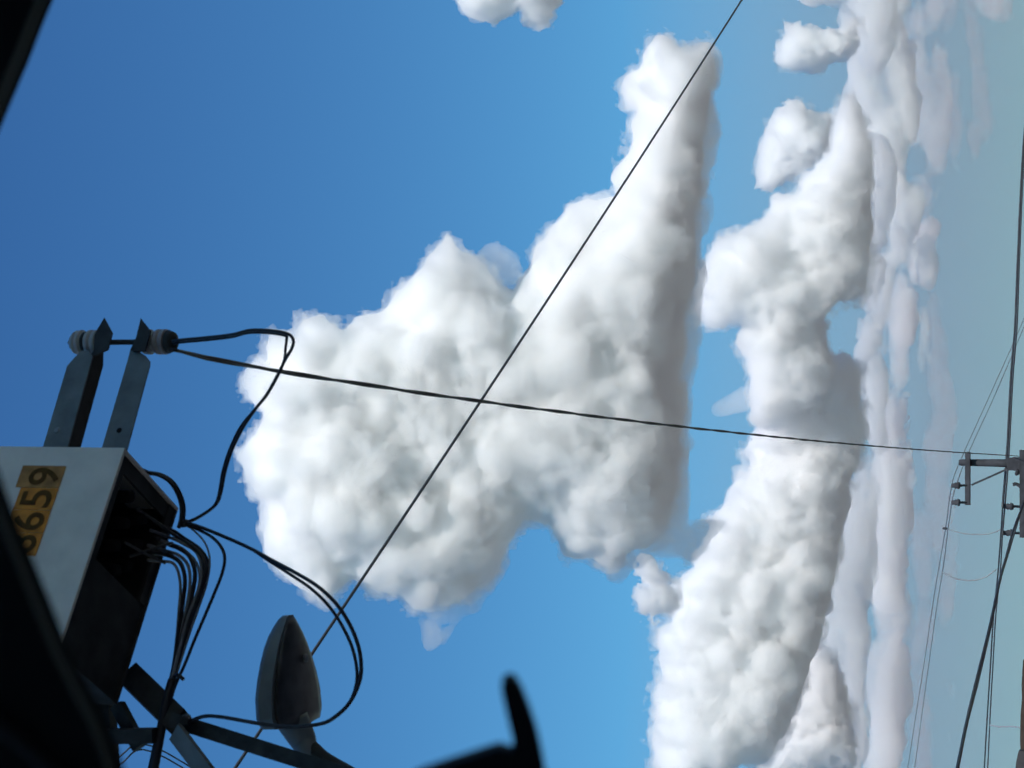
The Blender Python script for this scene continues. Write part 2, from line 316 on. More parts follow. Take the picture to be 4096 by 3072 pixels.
bank('cloud_bank', 'very faint cloud streaks low in the right-hand haze', 14600, 0.004,
     [(3830, -80, 900, 10, 150), (3890, -80, 700, 9, 110), (3740, 1200, 2400, 14, 200), (3700, 2000, 3120, 14, 180), (3800, 1600, 3120, 10, 160)], 63, (8, 22))
bank('cloud_bank', 'broken pale puffs between the broad cloud mass and the pink strips', 9200, 0.022,
     [(3300, 2080, 2560, 16, 110), (3350, 2020, 2620, 18, 120), (3400, 1980, 2760, 18, 150), (3450, 1900, 3120, 16, 190), (3500, 1400, 1980, 12, 110), (3530, 640, 1450, 14, 170)], 64, (10, 30))
bank('cloud_bank', 'small pinkish puffs strung along the pink cloud strips', 13800, 0.011,
     [(3560, 1480, 2460, 20, 230), (3590, 2430, 3120, 16, 150), (3610, 1080, 1500, 12, 90), (3535, 2600, 3120, 16, 140)], 65, (8, 24))
# thin bluish veils between and beyond the rows: nobody could count them
V1 = cloud('x', [(3240,2120),(3330,2040),(3430,1950),(3480,1750),(3495,1500),(3500,1100),(3520,800),(3570,760),(3550,1100),(3530,1500),(3500,1950),(3470,2250),(3450,2500),(3470,2700),(3440,3120),(3380,3120),(3360,2700),(3260,2600),(3215,2480)], 9000, 0.0055, seed=41, n=(150, 250, 200), rad=((30, 60), (18, 36), (9, 18)), disp=1.0, vox=8, name='cloud_veil')
def haze_ring(r0, r1, top, sigma, col):
    n = 96; V = []; Fc = []
    for r, z in ((r0, 2), (r1, 2), (r1, top), (r0, top)):
        V += [(r * math.cos(2 * math.pi * k / n), r * math.sin(2 * math.pi * k / n), z) for k in range(n)]
    for j in range(4):
        for k in range(n):
            Fc.append((j * n + k, j * n + (k + 1) % n, ((j + 1) % 4) * n + (k + 1) % n, ((j + 1) % 4) * n + k))
    return mesh_obj('haze_bank', V, Fc, dens_mat('smog', sigma, col))
V2 = haze_ring(13600, 24500, 4500, 0.00013, (0.64, 0.51, 0.57))
for o in (V1, V2):
    for k in ('category', 'group'):
        if k in o: del o[k]
    o['kind'] = 'stuff'
V1['label'] = 'thin bluish veil of vapour under the second row of clouds'
V2['label'] = 'pale grey-blue haze bank low in the sky'
ntri = print('CLOUD TRIS', sum(len(o.data.polygons) * 2 for o in COL.objects if o.type == 'MESH'))
# ------------------------------------------------------------------ materials
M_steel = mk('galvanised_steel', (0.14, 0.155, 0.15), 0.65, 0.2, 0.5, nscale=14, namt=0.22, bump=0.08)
M_dsteel = mk('dark_and_shaded_steel', (0.035, 0.037, 0.036), 0.7, 0.2, 0.3, nscale=20, namt=0.4)  # dark steel; also carries the painted shade of the angle-iron legs
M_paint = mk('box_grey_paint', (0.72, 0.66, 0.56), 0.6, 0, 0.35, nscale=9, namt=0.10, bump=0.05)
M_under = mk('box_shaded_plate', (0.045, 0.047, 0.044), 0.8, 0, 0.2, nscale=12, namt=0.3)  # shade of underside, back and far side put into the colour
M_inside = mk('box_shaded_interior', (0.012, 0.012, 0.013), 0.9, 0, 0.1, nscale=12)  # shade inside the box mouth put into a near-black colour
M_yellow = mk('number_tile_amber', (0.60, 0.22, 0.03), 0.7, 0, 0.2, nscale=25, namt=0.25, bump=0)
M_amber = mk('number_tile_brown_amber', (0.42, 0.20, 0.06), 0.7, 0, 0.2, nscale=25, namt=0.35, bump=0)
M_ink = mk('numeral_ink', (0.11, 0.052, 0.012), 0.8, 0, 0.1, nscale=40, namt=0.3, bump=0)
M_ceram = mk('white_glazed_ceramic', (0.36, 0.36, 0.34), 0.6, 0, 0.5, nscale=10, namt=0.12, bump=0)
M_ceramg = mk('grey_glazed_ceramic', (0.30, 0.26, 0.25), 0.55, 0, 0.5, nscale=10, namt=0.15, bump=0)
M_cable = mk('black_cable_sheath', (0.012, 0.012, 0.018), 0.5, 0, 0.45, nscale=30, namt=0.3, bump=0)
M_gcable = mk('grey_highlight_sheath', (0.20, 0.21, 0.23), 0.55, 0, 0.4, nscale=30, namt=0.3, bump=0)  # grey cables; the lighter tone also stands for highlights on the bundle
M_lead = mk('dim_lead_sheath', (0.06, 0.062, 0.065), 0.6, 0, 0.3, nscale=30, namt=0.3, bump=0)
M_alu = mk('bare_wire', (0.09, 0.10, 0.11), 0.5, 0.5, 0.4, nscale=30, namt=0.2, bump=0)
M_pale = mk('pale_weathered_wire', (0.30, 0.33, 0.36), 0.6, 0.2, 0.3, nscale=30, namt=0.2, bump=0)
M_conc = mk('pole_concrete', (0.28, 0.27, 0.25), 0.9, 0, 0.2, nscale=7, namt=0.2, bump=0.3)
M_wood = mk('pole_silhouette_dark', (0.05, 0.055, 0.065), 0.9, 0, 0.2, nscale=6, namt=0.35, bump=0.3)  # dark silhouette against the sky, put into the timber colour
M_black = mk('black_near_plastic', (0.006, 0.006, 0.008), 0.75, 0, 0.15, nscale=10, namt=0.3, bump=0)
M_dgrey = mk('charcoal_near_plastic', (0.012, 0.011, 0.013), 0.7, 0, 0.15, nscale=10, namt=0.3, bump=0)
M_lampg = mk('lamp_grey_housing', (0.20, 0.22, 0.22), 0.5, 0, 0.4, nscale=10, namt=0.15, bump=0.03)
M_lampd = mk('lamp_dark_lens', (0.055, 0.057, 0.06), 0.4, 0, 0.35, nscale=14, namt=0.5, bump=0)
M_plast = mk('building_plaster', (0.34, 0.31, 0.27), 0.9, 0, 0.2, nscale=2.5, namt=0.15, bump=0.2)
M_brown = mk('brown_parapet', (0.055, 0.042, 0.036), 0.9, 0, 0.2, nscale=4, namt=0.35, bump=0.3)
M_glass = mk('dark_window_glass', (0.03, 0.035, 0.04), 0.08, 0, 0.5, nscale=1, namt=0.1, bump=0)
M_roof = mk('roof_sheet', (0.05, 0.05, 0.055), 0.7, 0, 0.3, nscale=5, namt=0.3)

CC = 'cables at the near pole'
# ------------------------------------------------------------------ shape helpers
def empty(name, loc, label, cat, group=None):
    o = bpy.data.objects.new(name, None); COL.objects.link(o); o.location = loc
    o.empty_display_size = 0.1
    return tag(o, label, cat, group)
def smooth_pts(pts, per=6):
    P = [Vector(p) for p in pts]
    if len(P) < 3: return P
    Q = [P[0] * 2 - P[1]] + P + [P[-1] * 2 - P[-2]]; out = []
    for i in range(1, len(Q) - 2):
        a, b, c, d = Q[i - 1], Q[i], Q[i + 1], Q[i + 2]
        for k in range(per):
            t = k / per
            out.append(0.5 * ((2 * b) + (c - a) * t + (2 * a - 5 * b + 4 * c - d) * t * t + (3 * b - a - 3 * c + d) * t ** 3))
    return out + [P[-1]]
def tube_data(pts, r, sides=8):
    V, Fc = [], []
    n = len(pts); up = None
    for i, p in enumerate(pts):
        t = (pts[min(i + 1, n - 1)] - pts[max(i - 1, 0)]).normalized()
        if up is None:
            up = Vector((0, 0, 1)) if abs(t.z) < 0.9 else Vector((1, 0, 0))
        u = (up - t * up.dot(t)).normalized(); w = t.cross(u); up = u
        rr = r(i / max(1, n - 1)) if callable(r) else r
        for k in range(sides):
            a = 2 * math.pi * k / sides
            V.append(p + (u * math.cos(a) + w * math.sin(a)) * rr)
    for i in range(n - 1):
        for k in range(sides):
            k2 = (k + 1) % sides
            Fc.append((i * sides + k, i * sides + k2, (i + 1) * sides + k2, (i + 1) * sides + k))
    Fc.append(tuple(range(sides - 1, -1, -1))); Fc.append(tuple((n - 1) * sides + k for k in range(sides)))
    return V, Fc
def tube(name, pts, r, mat, label=None, cat=None, group=None, parent=None, per=6, sides=8):
    if group == CC and not callable(r): r *= 0.86
    V, Fc = tube_data(smooth_pts(pts, per), r, sides)
    o = mesh_obj(name, V, Fc, mat, parent, True)
    if label: tag(o, label, cat, group)
    return o
def prism(name, poly, vec, mat, parent=None, bevel=0.0):
    """polygon (3D points, planar) pushed along vec"""
    bm = bmesh.new()
    vs = [bm.verts.new(p) for p in poly]; f = bm.faces.new(vs)
    r = bmesh.ops.extrude_face_region(bm, geom=[f])
    bmesh.ops.translate(bm, vec=vec, verts=[g for g in r['geom'] if isinstance(g, bmesh.types.BMVert)])
    bmesh.ops.recalc_face_normals(bm, faces=bm.faces)
    if bevel: bmesh.ops.bevel(bm, geom=list(bm.edges), offset=bevel, segments=3, profile=0.5, affect='EDGES', clamp_overlap=True)
    me = bpy.data.meshes.new(name); bm.to_mesh(me); bm.free(); me.materials.append(mat)
    o = bpy.data.objects.new(name, me); COL.objects.link(o)
    if parent is not None:
        o.parent = parent; o.matrix_parent_inverse = Matrix.Translation(parent.location).inverted()
    return o
def lathe(name, base, axis, prof, mat, parent=None, seg=20):
    """prof: (distance along axis, radius)"""
    axis = Vector(axis).normalized(); u = axis.orthogonal().normalized(); w = axis.cross(u)
    V, Fc = [], []
    for h, r in prof:
        for k in range(seg):
            a = 2 * math.pi * k / seg
            V.append(Vector(base) + axis * h + (u * math.cos(a) + w * math.sin(a)) * r)
    for i in range(len(prof) - 1):
        for k in range(seg):
            k2 = (k + 1) % seg
            Fc.append((i * seg + k, i * seg + k2, (i + 1) * seg + k2, (i + 1) * seg + k))
    Fc.append(tuple(range(seg - 1, -1, -1))); Fc.append(tuple((len(prof) - 1) * seg + k for k in range(seg)))
    o = mesh_obj(name, V, Fc, mat, parent, False)
    o.data.polygons.foreach_set('use_smooth', [len(p.vertices) == 4 for p in o.data.polygons])
    return o
def bar(name, p, q, w, h, mat, parent=None, upv=(0, 0, 1), bevel=0.0):
    """square bar from p to q; w across, h along upv"""
    p, q = Vector(p), Vector(q); t = (q - p).normalized()
    u = Vector(upv); u = (u - t * u.dot(t)).normalized(); s = t.cross(u)
    poly = [p + s * (w / 2 * a) + u * (h / 2 * b) for a, b in ((-1, -1), (1, -1), (1, 1), (-1, 1))]
    return prism(name, poly, q - p, mat, parent, bevel)

# ------------------------------------------------------------------ added block (out of the frame, put there to shade the near pole gear) and a far roof
def shade_building(loc, size, label, cat, mat, floors, bays, face_y):
    x, y, z = loc; sx, sy, sz = size
    e = empty('shade_building', (x + sx / 2, y + sy / 2, 0), label, cat)
    v, f = box_verts((x, y, 0), (sx, 0, 0), (0, sy, 0), (0, 0, sz)); mesh_obj('wall', v, f, mat, e)
    v, f = box_verts((x - 0.12, y - 0.12, sz), (sx + 0.24, 0, 0), (0, sy + 0.24, 0), (0, 0, 0.5)); mesh_obj('parapet', v, f, M_conc, e)
    yy = y + sy if face_y > 0 else y
    for fl in range(floors):
        for b in range(bays):
            wx = x + sx * (b + 0.5) / bays - 0.6; wz = 1.0 + fl * sz / floors
            v, f = box_verts((wx, yy - 0.02 if face_y > 0 else yy - 0.03, wz), (1.2, 0, 0), (0, 0.05, 0), (0, 0, 1.4)); w = mesh_obj('window', v, f, M_glass, e)
            v, f = box_verts((wx - 0.08, yy - (0.01 if face_y > 0 else 0.1), wz - 0.1), (1.36, 0, 0), (0, 0.11, 0), (0, 0, 0.08)); mesh_obj('sill', v, f, M_conc, w)
    return e
shade_building((-1.8, -15.0, 0), (8.5, 12.2, 13.6), 'added unseen tall plastered building behind the photographer', 'shade_building', M_plast, 6, 3, 1)  # unseen, added to keep the sun off the near pole gear

def aty(px, py, Y):
    r = ray(px, py); return CAM + r * ((Y - CAM.y) / r.y)
def onplane(px, py, p0, nrm):
    r = ray(px, py); return CAM + r * ((Vector(p0) - CAM).dot(nrm) / r.dot(nrm))

# far roof at the right-hand (lower) edge
e = empty('far_house', (-6.6, 40, 0), 'dark brown rooftop peeping in at the bottom right corner', 'house')
HY = 37.0
top = [aty(4092, 2640, HY), aty(4086, 2740, HY), aty(4088, 2790, HY), aty(4082, 2860, HY), aty(4080, 2960, HY), aty(4082, 3000, HY)]
def zed(p): return Vector((p.x, p.y, 0.0))
prism('wall', [zed(top[0])] + top + [zed(top[-1])], (0, 5, 0), M_brown, e)
t2 = [aty(4074, 3004, HY - 0.2), aty(4064, 3050, HY - 0.2), aty(4058, 3110, HY - 0.2), aty(4040, 3300, HY - 0.2), aty(4040, 3700, HY - 0.2)]
prism('wall', [zed(t2[0])] + t2 + [zed(t2[-1])], (0, 5.4, 0), M_roof, e)

# ------------------------------------------------------------------ near pole, its box, bracket and lamp
AL = math.radians(32)
AX = Vector((math.cos(AL), math.sin(AL), 0)); BX = Vector((-math.sin(AL), math.cos(AL), 0)); ZX = Vector((0, 0, 1))
P0 = at(500, 1790, 6.3)                     # lower right front corner of the box
def bp(px, py, b=0.0): return onplane(px, py, P0 + BX * b, BX)

POLE = Vector((-1.42, 5.45, 0))
pole = empty('utility_pole', POLE, 'concrete utility pole carrying the numbered box, beyond the lower edge', 'pole')
lathe('shaft', POLE, (0, 0, 1), [(0, 0.17), (3, 0.155), (6.5, 0.135), (8.0, 0.125)], M_conc, pole, 24)
lathe('pole_band', POLE + ZX * 4.35, (0, 0, 1), [(0, 0.158), (0, 0.17), (0.06, 0.17), (0.06, 0.158)], M_dsteel, pole, 24)
lathe('pole_band', POLE + ZX * 5.2, (0, 0, 1), [(0, 0.152), (0, 0.165), (0.06, 0.165), (0.06, 0.152)], M_dsteel, pole, 24)

BW, BD, BH = 0.665, 0.37, 0.80
box = empty('distribution_box', P0 - AX * BW / 2 + BX * BD / 2, 'pale grey metal cable box with amber number tiles', 'cable box')
def slab(name, a0, a1, b0, b1, z0, z1, mat, parent=box, bevel=0.0):
    o = P0 + AX * a0 + BX * b0 + ZX * z0
    v, f = box_verts(o, AX * (a1 - a0), BX * (b1 - b0), ZX * (z1 - z0))
    ob = mesh_obj(name, v, f, mat, None)
    if bevel:
        bm = bmesh.new(); bm.from_mesh(ob.data); bmesh.ops.bevel(bm, geom=list(bm.edges), offset=bevel, segments=2, profile=0.5, affect='EDGES'); bm.to_mesh(ob.data); bm.free()
    if parent is not None:
        ob.parent = parent; ob.matrix_parent_inverse = Matrix.Translation(parent.location).inverted()
    return ob
slab('front_door', -BW, 0, 0, 0.012, 0, BH, M_paint, bevel=0.003)
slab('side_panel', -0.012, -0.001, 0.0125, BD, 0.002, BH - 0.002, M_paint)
slab('side_panel', -BW + 0.001, -BW + 0.012, 0.0125, BD, 0.002, BH - 0.002, M_under)  # shade on this side put into its dark colour
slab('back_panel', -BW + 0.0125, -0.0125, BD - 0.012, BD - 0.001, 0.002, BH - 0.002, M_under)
slab('roof', -BW - 0.02, 0.02, -0.02, BD + 0.02, BH + 0.001, BH + 0.02, M_paint)
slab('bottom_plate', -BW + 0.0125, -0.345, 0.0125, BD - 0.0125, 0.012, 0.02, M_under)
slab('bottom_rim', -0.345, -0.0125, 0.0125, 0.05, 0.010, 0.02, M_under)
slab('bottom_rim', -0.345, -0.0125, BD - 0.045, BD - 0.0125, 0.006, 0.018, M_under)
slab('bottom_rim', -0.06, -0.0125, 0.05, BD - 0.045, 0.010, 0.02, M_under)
slab('mouth_shade', -0.36, -0.02, 0.02, BD - 0.02, 0.16, 0.17, M_inside)  # dark sheet standing in for the shade in the box mouth
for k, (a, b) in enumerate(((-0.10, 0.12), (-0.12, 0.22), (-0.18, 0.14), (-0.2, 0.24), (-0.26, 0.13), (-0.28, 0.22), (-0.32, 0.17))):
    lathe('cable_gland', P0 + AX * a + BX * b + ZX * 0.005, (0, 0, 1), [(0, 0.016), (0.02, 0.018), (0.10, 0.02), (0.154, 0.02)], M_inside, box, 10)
# number tiles, read upright with the phone's left side up
FN = -BX
def face_pt(px, py, off): return bp(px, py) - BX * off
font = None
def glyph(ch):
    c = bpy.data.curves.new('numeral', 'FONT'); c.body = ch; c.size = 1.0; c.fill_mode = 'BOTH'; c.extrude = 0.0
    c.align_x = 'CENTER'; c.offset = 0.012
    o = bpy.data.objects.new('tmp', c); COL.objects.link(o)
    me = bpy.data.meshes.new_from_object(o.evaluated_get(bpy.context.evaluated_depsgraph_get()))
    bpy.data.objects.remove(o); bpy.data.curves.remove(c); return me
TOPR = face_pt(266, 1866, 0)               # lower right corner of the tile row
tw, th = 0.074, 0.132
for k, ch in enumerate('9568'):
    a1 = -k * (tw + 0.0015); hh = th + (0.02 if k == 0 else 0.0)
    o = TOPR + AX * a1 - BX * (0.0012 + 0.0012)
    v, f = box_verts(o - AX * tw, AX * tw, BX * 0.0012, ZX * hh)
    tile = mesh_obj('number_tile', v, f, M_amber if k == 0 else M_yellow, None)
    tile.parent = box; tile.matrix_parent_inverse = Matrix.Translation(box.location).inverted()
    me = glyph(ch); me.materials.append(M_ink)
    co = np.empty(len(me.vertices) * 3, np.float32); me.vertices.foreach_get('co', co); co = co.reshape(-1, 3)
    lo, hi = co.min(0), co.max(0)
    sx = tw * 0.80 / (hi[0] - lo[0]); sz = th * 0.80 / (hi[1] - lo[1])
    c0 = o - AX * tw / 2 - BX * 0.0012 + ZX * th * 0.08
    P = [c0 + AX * (float(q[0] - (lo[0] + hi[0]) / 2) * sx) + ZX * (float(q[1] - lo[1]) * sz) for q in co]
    me.vertices.foreach_set('co', np.array([list(p) for p in P], np.float32).ravel()); me.update(); me.name = 'numeral'
    n = bpy.data.objects.new('numeral', me); COL.objects.link(n); n.parent = tile
    n.matrix_parent_inverse = Matrix.Translation(box.location).inverted() @ Matrix.Identity(4)
    n.matrix_parent_inverse = Matrix.Identity(4)

# insulator bracket: two angle irons, a through bolt and two spool insulators
br = empty('insulator_bracket', P0 + AX * 0.2 + BX * 0.1, 'pair of grey angle irons holding two ribbed insulators above the box', 'bracket')
bA = 0.10
up_poly = [(150, 1870), (245, 1870), (271, 1783), (370, 1424), (352, 1402), (325, 1403), (298, 1430), (268, 1464), (173, 1783)]
lo_poly = [(392, 1860), (490, 1860), (511, 1782), (598, 1460), (598, 1442), (583, 1424), (560, 1408), (522, 1402), (410, 1782)]
ARM = [prism('angle_iron', [bp(x, y, bA) for x, y in up_poly], BX * 0.006, M_steel, br),
       prism('angle_iron', [bp(x, y, bA) for x, y in lo_poly], BX * 0.006, M_steel, br)]
# second leg of each iron, lying flat, pointed at the free end; its shade put into darker steel
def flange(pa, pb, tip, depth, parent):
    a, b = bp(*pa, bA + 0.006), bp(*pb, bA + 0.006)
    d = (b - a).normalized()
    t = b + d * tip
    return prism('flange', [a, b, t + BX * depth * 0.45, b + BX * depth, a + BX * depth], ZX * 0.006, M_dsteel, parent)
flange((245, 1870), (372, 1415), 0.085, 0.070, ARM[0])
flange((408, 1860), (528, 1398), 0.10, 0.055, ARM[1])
prism('end_lug', [bp(x, y, bA - 0.012) for x, y in ((378, 1336), (417, 1270), (449, 1329), (432, 1396), (374, 1424))], BX * 0.006, M_dsteel, ARM[0])
prism('end_lug', [bp(x, y, bA - 0.012) for x, y in ((538, 1374), (563, 1272), (602, 1322), (580, 1402), (530, 1406))], BX * 0.006, M_dsteel, ARM[1])
lathe('rivet', bp(228, 1722, bA) - BX * 0.004, BX, [(0, 0.008), (0.004, 0.011), (0.006, 0.011)], M_lampg, ARM[0], 12)
lathe('bolt_hole', bp(477, 1722, bA) - BX * 0.0015, BX, [(0, 0.009), (0.0025, 0.009)], M_inside, ARM[1], 12)
RB = bA + 0.035
rodb = bp(700, 1367, RB); rodt = bp(276, 1362, RB)
zl, zt = rodb.z, rodt.z
rx = Vector((rodb.x, rodb.y, 0))
lathe('through_bolt', rx + ZX * zl, ZX, [(0, 0.004), (0.012, 0.012), (0.024, 0.012), (0.024, 0.0085), (zt - zl - 0.02, 0.0085), (zt - zl - 0.02, 0.011), (zt - zl, 0.004)], M_dsteel, br, 14)
def zat(px): return bp(px, 1366, RB).z
def spool(z0, z1, mat, collar):
    h = z1 - z0; R = 0.040
    prof = [(0, R * 0.80), (h * 0.02, R * 0.96), (h * 0.05, R), (h * 0.16, R), (h * 0.19, R * 0.88), (h * 0.22, R * 0.88), (h * 0.25, R), (h * 0.36, R), (h * 0.40, R * 0.95), (h * 0.43, R * 0.80), (h * 0.57, R * 0.80),
            (h * 0.60, R * 0.95), (h * 0.64, R), (h * 0.72, R), (h * 0.75, R * 0.87), (h * 0.78, R * 0.87), (h * 0.81, R * 0.97), (h * 0.88, R * 0.90), (h, R * 0.60)]
    s = lathe('insulator', rx + ZX * z0, ZX, prof, mat, br, 24)
    lathe('collar', rx + ZX * (z0 + h * 0.44), ZX, [(0, R * 0.78), (h * 0.01, R * 0.86), (h * 0.11, R * 0.86), (h * 0.12, R * 0.78)], collar, s, 24)
    return s
spool(zat(402), zat(292), M_ceram, M_dsteel)
spool(zat(672), zat(566), M_ceramg, M_ceram)
lathe('insulator_cap', rx + ZX * (zat(672) - 0.03), ZX, [(0, 0.012), (0.008, 0.03), (0.028, 0.038)], M_dsteel, br, 20)

# struts between pole and box
st = empty('support_frame', Vector((-1.0, 5.3, 4.6)), 'dark steel struts under the box, meeting in a cross by the lower left corner', 'support frame')
kn = at(735, 2892, 6.25)
bar('strut', at(520, 2700, 6.45), at(715, 2890, 6.28), 0.05, 0.075, M_dsteel, st)
bar('strut', at(690, 2880, 6.28), at(1480, 3130, 6.0), 0.04, 0.045, M_dsteel, st)
bar('strut', at(700, 2925, 6.22), at(930, 3230, 6.1), 0.012, 0.070, M_steel, st, upv=(0.3, 0.3, 1))  # lit side of an angle iron, put in as lighter steel
bar('strut', at(410, 2945, 6.3), at(620, 2942, 6.25), 0.04, 0.042, M_dsteel, st, upv=(1, 0, 0))
bar('strut', at(470, 2820, 6.35), at(560, 2990, 6.3), 0.03, 0.04, M_dsteel, st)
bar('strut', at(400, 2720, 6.45), at(440, 3330, 6.2), 0.05, 0.07, M_dsteel, st)
lathe('bolt', at(735, 2885, 6.2), FWD, [(0, 0.012), (0.05, 0.016)], M_dsteel, st, 8)

# street lamp
LD = 6.6
lamp = empty('street_lamp', at(1250, 2960, LD), 'grey street lamp head with dark lens beside the cable loop', 'street lamp')
LP0 = at(1194, 2905, LD); LP1 = at(1150, 2463, LD)
la = Vector((LP1.x - LP0.x, LP1.y - LP0.y + 0.02, LP1.z - LP0.z)); LL = la.length; la.normalize()
ly = Vector((0, 1, 0)); ly = (ly - la * ly.dot(la)).normalized(); lz = la.cross(ly) * -1
if lz.z < 0: lz = -lz
stn = [(0.0, 0.15, 0.06), (0.03, 0.30, 0.095), (0.12, 0.335, 0.105), (0.30, 0.330, 0.105), (0.46, 0.295, 0.100), (0.60, 0.250, 0.094), (0.72, 0.200, 0.085), (0.82, 0.150, 0.072), (0.91, 0.095, 0.055), (0.97, 0.055, 0.04), (1.0, 0.035, 0.025)]
prof = [(-0.5, 0.0), (-0.5, 0.42), (-0.44, 0.62), (-0.22, 0.92), (0, 1.0), (0.22, 0.92), (0.44, 0.62), (0.5, 0.42), (0.5, 0.0), (0.25, -0.05), (-0.25, -0.05)]
V, Fc = [], []
for s, w, h in stn:
    for a, b in prof: V.append(LP0 + la * (s * LL) + ly * (a * w) + lz * (b * h))
n = len(prof)
for i in range(len(stn) - 1):
    for k in range(n): Fc.append((i * n + k, i * n + (k + 1) % n, (i + 1) * n + (k + 1) % n, (i + 1) * n + k))
Fc.append(tuple(range(n - 1, -1, -1))); Fc.append(tuple((len(stn) - 1) * n + k for k in range(n)))
mesh_obj('housing', V, Fc, M_lampg, lamp, False)
V, Fc = [], []
m2 = [(-0.46, -0.055), (-0.36, -0.13), (-0.18, -0.20), (0, -0.22), (0.18, -0.20), (0.36, -0.13), (0.46, -0.055)]
for s, w, h in stn[1:-1]:
    for a, b in m2: V.append(LP0 + la * (s * LL) + ly * (a * w) + lz * (b * h))
n = len(m2)
for i in range(len(stn) - 3):
    for k in range(n): Fc.append((i * n + k, i * n + (k + 1) % n, (i + 1) * n + (k + 1) % n, (i + 1) * n + k))
Fc.append(tuple(range(n - 1, -1, -1))); Fc.append(tuple((len(stn) - 3) * n + k for k in range(n)))
mesh_obj('lens', V, Fc, M_lampd, lamp, True)
tube('neck', [LP0 + la * 0.02 + lz * 0.02, at(1212, 2960, LD), at(1232, 3000, LD - 0.02), at(1262, 3028, LD - 0.03)], lambda t: 0.052 - 0.030 * t, M_lampg, parent=lamp, sides=14)
tube('arm', [at(1248, 2996, LD - 0.02), at(1300, 3042, LD - 0.05), at(1400, 3100, LD - 0.1), at(1560, 3200, LD - 0.25), POLE + ZX * 3.9], 0.026, M_dsteel, parent=lamp, sides=14)
lathe('photocell', LP0 + la * (LL * 0.60) - lz * 0.024 + ly * 0.03, -lz, [(0, 0.014), (0.006, 0.014), (0.010, 0.008)], M_lampg, lamp, 12)

# ------------------------------------------------------------------ cables of the near pole
CC = 'cables at the near pole'
def W(pts, d): return [at(p[0], p[1], p[2] if len(p) > 2 else d) for p in pts]
def offs(pts, dx, dy, dd=0.0): return [(p[0] + dx, p[1] + dy) + ((p[2] + dd,) if len(p) > 2 else ()) for p in pts]
jump = [(690, 1366, 6.62), (720, 1360, 6.6), (830, 1350, 6.55), (930, 1338, 6.5), (1000, 1321, 6.48), (1080, 1322, 6.46), (1145, 1333, 6.45), (1172, 1356, 6.45), (1168, 1392, 6.45), (1140, 1440, 6.46), (1112, 1500, 6.47), (1070, 1575, 6.48), (1025, 1632, 6.49), (975, 1705, 6.5), (930, 1795, 6.5), (902, 1880, 6.5), (886, 1960, 6.5), (872, 2005, 6.5), (845, 2035, 6.5), (795, 2068, 6.5), (742, 2092, 6.5)]
tube('jumper_cable', W(jump, 6.5), 0.0058, M_cable, 'outer black jumper cable arching from the lower insulator down to the cable knot', 'cable', CC)
j2 = [(p[0] - (26 if 1400 > p[1] > 1340 and p[0] > 1100 else 14 * math.sin(math.pi * i / 20) if p[1] > 1640 else 4), p[1] + (10 if i < 7 else 3), p[2] + 0.02) for i, p in enumerate(jump)]
tube('jumper_cable', W(j2, 6.5), 0.0050, M_cable, 'inner black jumper cable hugging the outer one from insulator to knot', 'cable', CC)
arc = [(560, 1880, 6.52), (590, 1891, 6.5), (632, 1898, 6.49), (678, 1925, 6.48), (710, 1973, 6.48), (726, 2027, 6.48), (724, 2078, 6.49), (715, 2110, 6.5)]
tube('looped_cable', W(arc, 6.5), 0.008, M_cable, 'thick black cable curling from the box corner into the knot', 'cable', CC)
tube('looped_cable', W(offs(arc, 12, -2, 0.015), 6.5), 0.0045, M_cable, 'thin black cable along the outside of the thick curled cable', 'cable', CC)
loop = [(738, 2090, 6.5), (800, 2108, 6.45), (900, 2148, 6.4), (1000, 2193, 6.32), (1090, 2242, 6.26), (1180, 2290, 6.2), (1270, 2345, 6.15), (1345, 2415, 6.12), (1400, 2500, 6.1), (1435, 2590, 6.08), (1445, 2680, 6.06), (1430, 2750, 6.06), (1395, 2815, 6.06), (1350, 2860, 6.06), (1295, 2892, 6.07), (1200, 2906, 6.08), (1100, 2903, 6.1), (1000, 2888, 6.12), (900, 2870, 6.15), (830, 2864, 6.18), (785, 2875, 6.2), (745, 2895, 6.25)]
tube('looped_cable', W(loop, 6.3), 0.0068, M_cable, 'outer black cable of the big loop swinging past the street lamp', 'cable', CC)
l2 = [(p[0] - 26 * math.sin(math.pi * min(1, max(0, (i - 3) / 9.0))) , p[1] + 14 * math.sin(math.pi * min(1, max(0, (i - 3) / 9.0))), p[2] + 0.012) for i, p in enumerate(loop)]
tube('looped_cable', W(l2, 6.3), 0.0058, M_cable, 'inner black cable of the big loop swinging past the street lamp', 'cable', CC)
side = [(740, 2096, 6.5), (800, 2122, 6.46), (850, 2150, 6.43), (886, 2190, 6.4), (899, 2235, 6.38), (888, 2295, 6.37), (858, 2372, 6.36), (820, 2462, 6.35), (778, 2560, 6.34), (738, 2660, 6.33), (700, 2745, 6.32), (675, 2830, 6.3), (650, 2930, 6.28)]
tube('drop_cable', W(side, 6.4), 0.0058, M_cable, 'single black cable bowing widest right of the drooping bundle', 'cable', CC)
